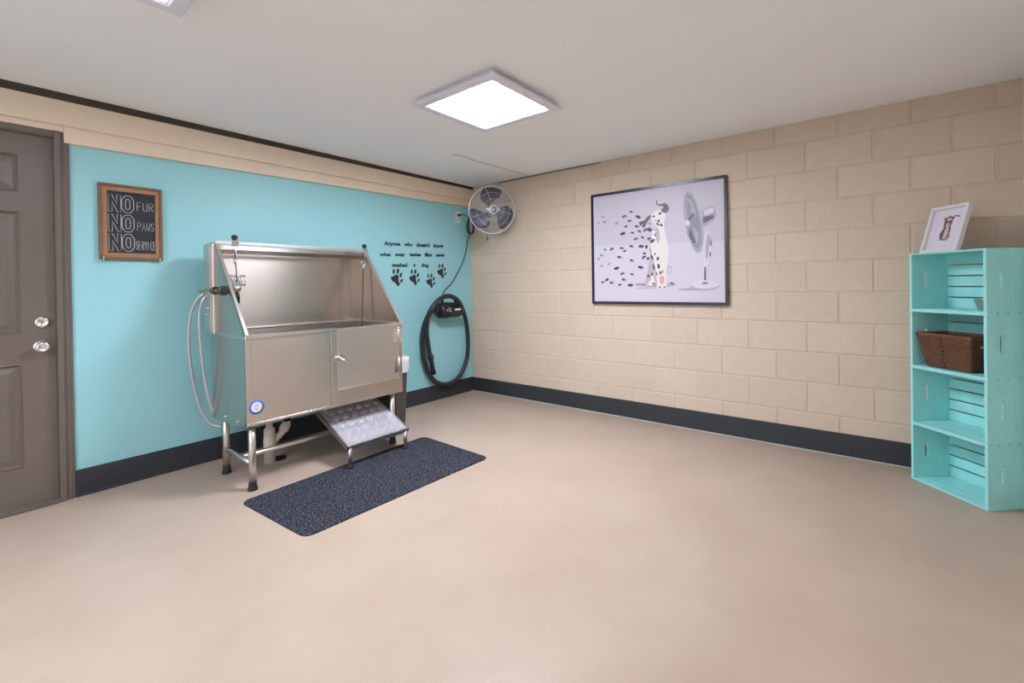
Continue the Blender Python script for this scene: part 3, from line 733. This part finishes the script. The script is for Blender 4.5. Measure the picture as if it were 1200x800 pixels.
for a in (.38, .38+PI-.75, PI+.38, -.2, 1.9): ftube(b, [(FR*f*math.cos(a), FR*f*math.sin(a), dome(f, True)+.003) for f in (.15, .5, .8, .97)], .0022, 5)
part('guard_spoke', b, M_fanwire, fan)
for a0 in (math.radians(116), math.radians(-4), math.radians(236)):   # blades: broad, swept
    t = B(); rows = []
    for i in range(9):
        f = .14+.82*i/8
        wv = math.radians(42+40*math.sin(PI*.5*min(1, i/6))-(10 if i == 8 else 0)); sw_ = math.radians(-34*(f-.14))
        row = []
        for j in range(7):
            u = j/6-.5; aa = a0+sw_+u*wv*(1-.35*max(0, f-.7)/.3*abs(u)*2)
            row.append(t.verts.new(FM @ Vector((FR*f*math.cos(aa), FR*f*math.sin(aa), -.012+.05*u*(1-.4*f)))))
        rows.append(row)
    for A, C in zip(rows, rows[1:]):
        for j in range(6): fce = t.faces.new((A[j], A[j+1], C[j+1], C[j])); fce.smooth = True
    ex = bmesh.ops.extrude_face_region(t, geom=t.faces[:]); bmesh.ops.translate(t, verts=[v for v in ex['geom'] if isinstance(v, bmesh.types.BMVert)], vec=dirf*.003)
    part('blade', t, M_fanblade, fan)
b = B(); lathe(b, [(0, -.03), (.042, -.03), (.045, .0), (.03, .02), (0, .022)], 22, FM); part('hub', b, M_fangrey, fan)
b = B(); lathe(b, [(0, -.19), (.05, -.19), (.065, -.17), (.065, -.09), (.045, -.075), (0, -.075)], 24, FM); part('motor', b, M_fangrey, fan)
b = B(); lathe(b, [(0, .064), (.04, .064), (.043, .068), (.041, .073), (0, .074)], 28, FM)
for a in (.05, PI-.05): box_pts = [(.034*math.cos(a), .012*s_+.034*math.sin(a), .067) for s_ in (-1, 1)] + [(.066*math.cos(a), .009*s_+.066*math.sin(a), .064) for s_ in (1, -1)]; prism(b, [FM @ Vector(p) for p in box_pts], dirf*.004)
bd = part('badge', b, M_fanwire, fan)
b = B(); ftube(b, [(.019*math.cos(2*PI*k/24), .022*math.sin(2*PI*k/24), .0755) for k in range(24)], .0052, 6, True); ftube(b, [(.006, -.008, .076), (.021, -.026, .076)], .0042, 6); part('emblem', b, M_vinyl, bd)
# arm and wall plate back to the block wall
mback = FM @ Vector((0, -.02, -.18)); wallp = RB @ Vector((-.01, mback.y, mback.z))
b = B(); tube(b, [mback, Vector((-.12, mback.y, mback.z-.02)), wallp], .018, 10); box(b, -.012, .008, mback.y-.045, mback.y+.045, mback.z-.10, mback.z+.08, .003, 1); part('wall_arm', b, M_fangrey, fan)
a, c = FM @ Vector((-.03, -.06, -.10)), None
p0 = at(571, 272, 0, fc.x+.05); p1 = at(571.2, 277, 0, fc.x+.05)
b = B(); tube(b, [p0+Vector((0, 0, .12)), p0, p1], .0018, 5); part('pull_cord', b, M_black, fan)
b = B(); lathe(b, [(0, .0), (.004, -.004), (.007, -.024), (.005, -.032), (0, -.034)], 10, Matrix.Translation(p1)); part('pull_toggle', b, M_black, fan)

# ================================================================== framed print on the block wall
TL, TR, BLc, BRc = at_b(693, 229, -.03), at_b(852.3, 203.5, -.03), at_b(693, 356.5, -.03), at_b(853, 357, -.03)
py0, py1 = (TL.y+BLc.y)/2, (TR.y+BRc.y)/2; pz1, pz0 = (TL.z+TR.z)/2, (BLc.z+BRc.z)/2
ctr = RB @ Vector((-.004, (py0+py1)/2, pz0))
pic = thing('framed_print', 'large black-framed print of a spotted dog facing a fan on the block wall', 'picture', ctr)
fw = .022
def bar(name, pts):
    t = B(); prism(t, pts, (.028, 0, 0)); bmesh.ops.bevel(t, geom=t.edges[:], offset=.003, segments=2, affect='EDGES'); t.transform(RB); part(name, t, M_picframe, pic)
O = [(py0, pz0), (py1, pz0), (py1, pz1), (py0, pz1)]; I = [(py0-fw, pz0+fw), (py1+fw, pz0+fw), (py1+fw, pz1-fw), (py0-fw, pz1-fw)]
for j in range(4):
    k = (j+1) % 4; bar('frame_bar', [(-.031, *O[j]), (-.031, *O[k]), (-.031, *I[k]), (-.031, *I[j])])
b = B(); box(b, -.02, -.004, py1+.008, py0-.008, pz0+.008, pz1-.008); b.transform(RB); cv = part('canvas', b, M_print, pic)
PM = [M_p_low, M_dog, M_dogsh, M_ear, M_spot, M_spot2, M_pink, M_g1, M_g2, M_g3, M_g4]
art = B(); lay = [0]
def ipoly(pix, mi):
    lay[0] += 1
    # photo pixels -> position on the print (perspective resolved on the print plane)
    P = [at_b(x, y, -.02) for x, y in pix]
    lo_, hi_, za, zc = py1+fw, py0-fw, pz0+fw, pz1-fw
    P = [Vector((-.0202-lay[0]*.00003, max(lo_, min(hi_, p.y)), max(za, min(zc, p.z)))) for p in P]
    f = art.faces.new([art.verts.new(p) for p in P]); f.material_index = mi
def e2(cx, cy, a, c, rot=0, n=16): return [(cx+a*math.cos(2*PI*k/n)*math.cos(rot)-c*math.sin(2*PI*k/n)*math.sin(rot), cy+a*math.cos(2*PI*k/n)*math.sin(rot)+c*math.sin(2*PI*k/n)*math.cos(rot)) for k in range(n)]
A_ = lambda L: [(740+x/6.15, 220+y/6.15) for x, y in L]
B_ = lambda L: [(680+x/4.444, 190+y/4.444) for x, y in L]
ipoly(B_([(60, 436), (780, 410), (780, 760), (60, 760)]), 0)
ipoly(A_(e2(450, 730, 120, 10, -.02)), 7); ipoly(A_(e2(150, 700, 130, 12, .04)), 5)
ipoly(A_(e2(110, 722, 90, 6)), 2)
# dog: haunches, body, chest, head, muzzle
ipoly(A_([(150, 420), (128, 520), (110, 640), (95, 690), (180, 705), (200, 600), (190, 480)]), 2)
ipoly(A_([(152, 300), (140, 380), (138, 440), (160, 520), (176, 600), (184, 690), (180, 722), (252, 726), (250, 690), (248, 620), (262, 520), (268, 440), (252, 370), (238, 300), (234, 255)]), 1)
ipoly(A_([(200, 380), (195, 480), (205, 600), (222, 640), (240, 600), (250, 480), (244, 400)]), 1)
ipoly(A_([(142, 195), (170, 168), (205, 158), (240, 166), (246, 205), (236, 250), (226, 285), (200, 296), (178, 280), (152, 240)]), 1)
ipoly(A_([(178, 280), (168, 330), (186, 400), (205, 380), (200, 300)]), 2)
ipoly(A_([(142, 190), (118, 205), (95, 232), (48, 250), (70, 268), (84, 290), (100, 276), (112, 252), (134, 222)]), 3)
ipoly(A_([(212, 168), (240, 182), (262, 174), (272, 150), (264, 124), (240, 108), (206, 120), (190, 116), (180, 84), (176, 92), (182, 124), (206, 132), (224, 130), (232, 142), (216, 154)]), 3)
ipoly(A_([(150, 610), (140, 660), (120, 690), (100, 700), (150, 705), (172, 690)]), 1)
ipoly(A_([(258, 690), (285, 672), (318, 690), (322, 706), (280, 712), (258, 706)]), 2)
ipoly(A_(e2(275, 590, 16, 30)), 2); ipoly(A_(e2(275, 590, 9, 21)), 0)
ipoly(A_([(205, 640), (222, 632), (238, 646), (234, 690), (212, 694), (202, 670)]), 6)
for x, y, a, c, r in ((188, 262, 15, 7, .8), (214, 268, 14, 8, .6), (196, 240, 8, 12, .3), (160, 206, 9, 8, 0), (206, 184, 13, 8, -.5), (176, 236, 5, 7, 0), (190, 510, 9, 15, .2), (170, 476, 6, 9, 0), (160, 570, 7, 22, -.2), (196, 565, 10, 20, -.2),
                   (208, 612, 7, 14, 0), (224, 605, 5, 11, 0), (148, 500, 8, 20, -.4), (182, 620, 4, 14, 0), (122, 636, 8, 12, .5), (148, 622, 6, 14, .2), (126, 370, 6, 12, 0), (150, 384, 7, 12, -.3), (130, 300, 9, 18, .1), (132, 258, 6, 8, 0),
                   (108, 425, 10, 15, .2), (120, 510, 9, 13, .3), (92, 502, 9, 10, 0), (72, 420, 5, 10, 0), (95, 470, 8, 6, 0), (165, 300, 6, 5, 0), (172, 340, 6, 8, 0), (205, 715, 8, 6, 0), (238, 716, 7, 6, 0), (292, 690, 14, 6, .2), (160, 690, 14, 5, 0), (138, 448, 3, 22, -.1)):
    ipoly(A_(e2(x, y, a, c, r, 9)), 4)
pale = {(95, 315), (118, 285), (127, 312), (190, 318), (96, 503), (112, 540), (112, 485), (152, 530)}
for i, (x, y) in enumerate([(95, 315), (118, 285), (127, 312), (190, 318), (265, 258), (230, 283), (302, 285), (258, 306), (238, 335), (296, 335), (222, 372), (310, 360), (272, 368), (340, 352), (362, 352), (290, 400), (325, 392), (361, 398), (376, 410),
                            (217, 448), (232, 462), (268, 438), (318, 438), (165, 452), (130, 455), (96, 503), (112, 485), (112, 540), (152, 530), (205, 495), (190, 552), (270, 512), (335, 475), (332, 495), (315, 547), (220, 580), (270, 583),
                            (118, 625), (140, 612), (165, 628), (207, 638), (228, 612), (262, 640), (320, 322)]):
    s = (9, 12, 14, 11)[i % 4]*(.85 if x < 150 else 1.1); ipoly(B_(e2(x, y, s, s*.52, (-.3, .35, 0, -.6, .2)[i % 5], 8)), 5 if (x, y) in pale else 4)
    if i % 2 and (x, y) not in pale: ipoly(B_(e2(x+s*.3, y+s*.2, s*.5, s*.3, .2, 7)), 5)
# the fan in the print
ipoly(A_([(505, 165), (575, 128), (604, 145), (612, 185), (600, 225), (545, 268), (510, 280), (515, 220)]), 7)
ipoly(A_([(515, 210), (590, 195), (600, 215), (545, 245), (518, 255)]), 9); ipoly(A_([(520, 168), (570, 142), (596, 150), (590, 178), (530, 200)]), 10)
ipoly(A_(e2(545, 440, 32, 132, .06)), 10); ipoly(A_([(560, 330), (576, 372), (576, 420), (560, 410)]), 7); ipoly(A_(e2(574, 400, 5, 18)), 9); ipoly(A_(e2(568, 480, 5, 18)), 9); ipoly(A_(e2(548, 420, 13, 95, .05)), 7)
ipoly(A_([(526, 570), (536, 570), (538, 690), (524, 690)]), 9)
ipoly(A_(e2(530, 703, 106, 36)), 7); ipoly(A_(e2(530, 696, 102, 32)), 10); ipoly(A_(e2(530, 687, 24, 9)), 8)
ipoly(A_(e2(446, 246, 60, 226, -.17, 28)), 7); ipoly(A_(e2(444, 244, 48, 196, -.17, 28)), 8); ipoly(A_(e2(438, 240, 40, 172, -.17, 24)), 7)
for wg in ([(405, 255), (400, 95), (430, 130), (425, 240)], [(420, 270), (400, 330), (450, 410), (470, 400), (440, 270)], [(410, 250), (440, 180), (480, 200), (488, 330), (430, 262)]): ipoly(A_(wg), 8)
ipoly(A_([(424, 290), (418, 350), (448, 402), (464, 398)]), 9); ipoly(A_([(408, 232), (440, 178), (448, 180), (450, 200), (414, 246)]), 9); ipoly(A_(e2(404, 252, 18, 20)), 10)
art.transform(RB); part('artwork', art, PM, cv)

# ================================================================== crates
CA = math.radians(44.0); CW, CD, CHt = .394, .235, .3222
CFL = Vector((-.141, -3.624, 0)); CROT = PI+CA
ct = .013; st = .009
crate_labels = ['empty aqua wooden crate standing on the floor, lowest of the stack', 'empty aqua wooden crate second from the floor, below the wicker basket',
                'aqua wooden crate holding the brown wicker basket', 'topmost aqua wooden crate holding a metal bowl with the photo frame on it']
def make_crate():
    t = thing('wooden_crate', crate_labels[0], 'crate', CFL, CROT, 'stacked aqua crates')
    slot = stadium(CD*.36, CHt*.52, .022, .098)
    for x in (.002, CW-ct-.002):
        b = B(); holed(b, [(0, st), (CD-st, st), (CD-st, CHt-st), (0, CHt-st)], [slot], lambda u, v, w_: (x+w_, u, v), ct); part('end_panel', b, M_crate, t, True)
    for z in (0.0, CHt-st-.0004):
        n = 4; wd = CD/n
        for i in range(n):
            b = B(); box(b, 0, CW, i*wd+(.0024 if i else -.001), (i+1)*wd-.0024, z, z+st, .0012, 1); part('shelf_slat', b, M_crate, t, True)
    n = 5; ih = CHt-2*st; wd = ih/n
    for i in range(n):
        b = B(); box(b, .001, CW-.001, CD-st, CD, st+i*wd+(.0035 if i else .0005), st+(i+1)*wd-(.0035 if i < n-1 else .0005), .0012, 1); part('back_slat', b, M_crate, t, True)
    return t
c0 = make_crate(); crates = [c0]
for i in (1, 2, 3):
    r = c0.copy(); COL.objects.link(r); r['label'] = crate_labels[i]; r.location = CFL+Vector((0, 0, CHt*i))
    for chd in c0.children: cut_copy(chd, r)
    crates.append(r)
CM = Matrix.Translation(CFL) @ Matrix.Rotation(CROT, 4, 'Z')
def cz(i): return CHt*i+st

# bowl in the top crate
bz = cz(3)+.0005; bp = CM @ Vector((.305, .125, 0))
b = B(); lathe(b, [(0, bz), (.036, bz), (.042, bz+.006), (.058, bz+.058), (.062, bz+.061), (.060, bz+.064), (.055, bz+.061), (.039, bz+.010), (0, bz+.006)], 28, Matrix.Translation((bp.x, bp.y, 0)))
tag(link('metal_bowl', b, mat('bowl_steel', (.62, .57, .54), .3, .85)), 'small tapered stainless steel bowl at the right of the top crate', 'bowl')

# wicker basket
kz0 = cz(2)+.0005; hb = .178
bk = thing('wicker_basket', 'brown woven wicker basket with sloping sides in the aqua crate', 'basket', CM @ Vector((.19, .12, kz0)))
def bring(f, g=0.0, n=16, wob=0.0, ph=0):
    x0, x1 = .060-.030*f-g, .284+.020*f+g; y0, y1 = .040-.022*f-g, .185+.018*f+g
    pts = []; per = [(x0, y0), (x1, y0), (x1, y1), (x0, y1)]
    for s in range(4):
        a, c = Vector(per[s]), Vector(per[(s+1) % 4]); no = Vector((c.y-a.y, a.x-c.x)).normalized()
        for k in range(n): pts.append(a.lerp(c, k/n)+no*(wob*math.cos(PI*(k+ph)) if k else 0))
    return pts
b = B(); rows = 17
for r_ in range(rows):
    f = (r_+.5)/rows
    tube(b, [CM @ Vector((p.x, p.y, kz0+.004+hb*f)) for p in bring(f, 0, 22, .0022, r_)], .0056, 5, True)
part('woven_side', b, M_wicker, bk)
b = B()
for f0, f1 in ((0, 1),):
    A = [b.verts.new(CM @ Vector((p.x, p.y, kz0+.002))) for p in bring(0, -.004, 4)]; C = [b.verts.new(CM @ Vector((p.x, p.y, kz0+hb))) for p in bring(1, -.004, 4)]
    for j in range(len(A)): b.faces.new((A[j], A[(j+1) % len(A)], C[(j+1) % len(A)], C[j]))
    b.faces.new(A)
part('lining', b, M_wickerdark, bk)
b = B()
for dz_, g in ((0, .002), (.008, .001)): tube(b, [CM @ Vector((p.x, p.y, kz0+hb+dz_-.002)) for p in bring(1, g, 22, .0018, dz_ > 0)], .0066, 6, True)
part('rim', b, M_wicker, bk)
b = B()
for k in range(8):
    f = (k+.7)/8.4; xa = .060-.030*f+(.224+.050*f)*.47; ya = .040-.022*f-.0055
    t = B(); box(t, xa-.004, xa+.004, ya-.002, ya+.003, kz0+hb*f-.004, kz0+hb*f+.005, .001, 1); t.transform(CM); merge(b, t)
part('dark_stitch', b, M_wickerdark, bk)
b = B(); t = B(); box(t, .3035, .3085, .07, .12, kz0+hb*.72, kz0+hb*.80, .002, 1); t.transform(CM); merge(b, t); part('side_tag', b, M_chrome, bk)

# photo frame on top of the stack
ztop = CHt*4+.0005
FWd, FH, lean = .212, .268, math.radians(17)
PFm = CM @ Matrix.Translation((.010, .050, ztop+.0005)) @ Matrix.Rotation(math.radians(-4), 4, 'Z') @ Matrix.Rotation(-lean, 4, 'X')
pf = thing('photo_frame', 'white photo frame with a small dog print leaning on top of the crates', 'photo frame', PFm.translation)
def pfl(bm): bm.transform(PFm); return bm
fw2, fd = .017, .026
O = [(0, 0), (FWd, 0), (FWd, FH), (0, FH)]; I = [(fw2, fw2), (FWd-fw2, fw2), (FWd-fw2, FH-fw2), (fw2, FH-fw2)]
for j in range(4):
    k = (j+1) % 4; t = B(); prism(t, [(O[j][0], 0, O[j][1]), (O[k][0], 0, O[k][1]), (I[k][0], 0, I[k][1]), (I[j][0], 0, I[j][1])], (0, fd, 0))
    bmesh.ops.bevel(t, geom=t.edges[:], offset=.0015, segments=1, affect='EDGES'); part('frame_bar', pfl(t), M_fwhite, pf)
b = B(); box(b, .006, FWd-.006, .017, fd-.001, .006, FH-.006); bdp = part('mount', pfl(b), M_mount, pf)
b = B(); yy = .0168; ct_ = [0]
def fp_(pts, mi):
    ct_[0] += 1; f = b.faces.new([b.verts.new((.0+u*FWd, yy-ct_[0]*.00005, v*FH)) for u, v in pts]); f.material_index = mi
fp_([(.27, .22), (.73, .22), (.73, .76), (.27, .76)], 0)
fp_([(.36, .27), (.60, .25), (.68, .33), (.64, .38), (.40, .36)], 4)
fp_([(.38, .33), (.36, .42), (.42, .52), (.47, .58), (.60, .58), (.63, .48), (.62, .36), (.57, .28), (.44, .28)], 1)
fp_([(.47, .30), (.47, .46), (.51, .56), (.57, .55), (.58, .42), (.55, .30)], 2)
fp_([(.41, .56), (.40, .68), (.37, .76), (.44, .76), (.52, .79), (.58, .76), (.66, .77), (.62, .68), (.62, .60), (.56, .53), (.46, .53)], 1)
fp_([(.44, .70), (.47, .74), (.57, .74), (.60, .70), (.52, .68)], 2); fp_([(.47, .56), (.46, .62), (.51, .64), (.57, .62), (.56, .56), (.51, .53)], 2)
fp_(e2(.515, .61, .02, .013, 0, 8), 3); fp_(e2(.47, .66, .012, .01, 0, 8), 3); fp_(e2(.56, .66, .012, .01, 0, 8), 3)
fp_([(.60, .74), (.66, .76), (.79, .735), (.79, .755), (.66, .785)], 3)
part('dog_print', pfl(b), [M_paper, M_fur1, M_fur2, M_spot, M_g1], bdp)
b = B(); prism(b, [(FWd/2-.03, fd, FH*.72), (FWd/2+.03, fd, FH*.72), (FWd/2+.03, fd+.095, .030), (FWd/2-.03, fd+.095, .030)], (0, .003, .001)); part('easel_leg', pfl(b), M_fwhite, pf)
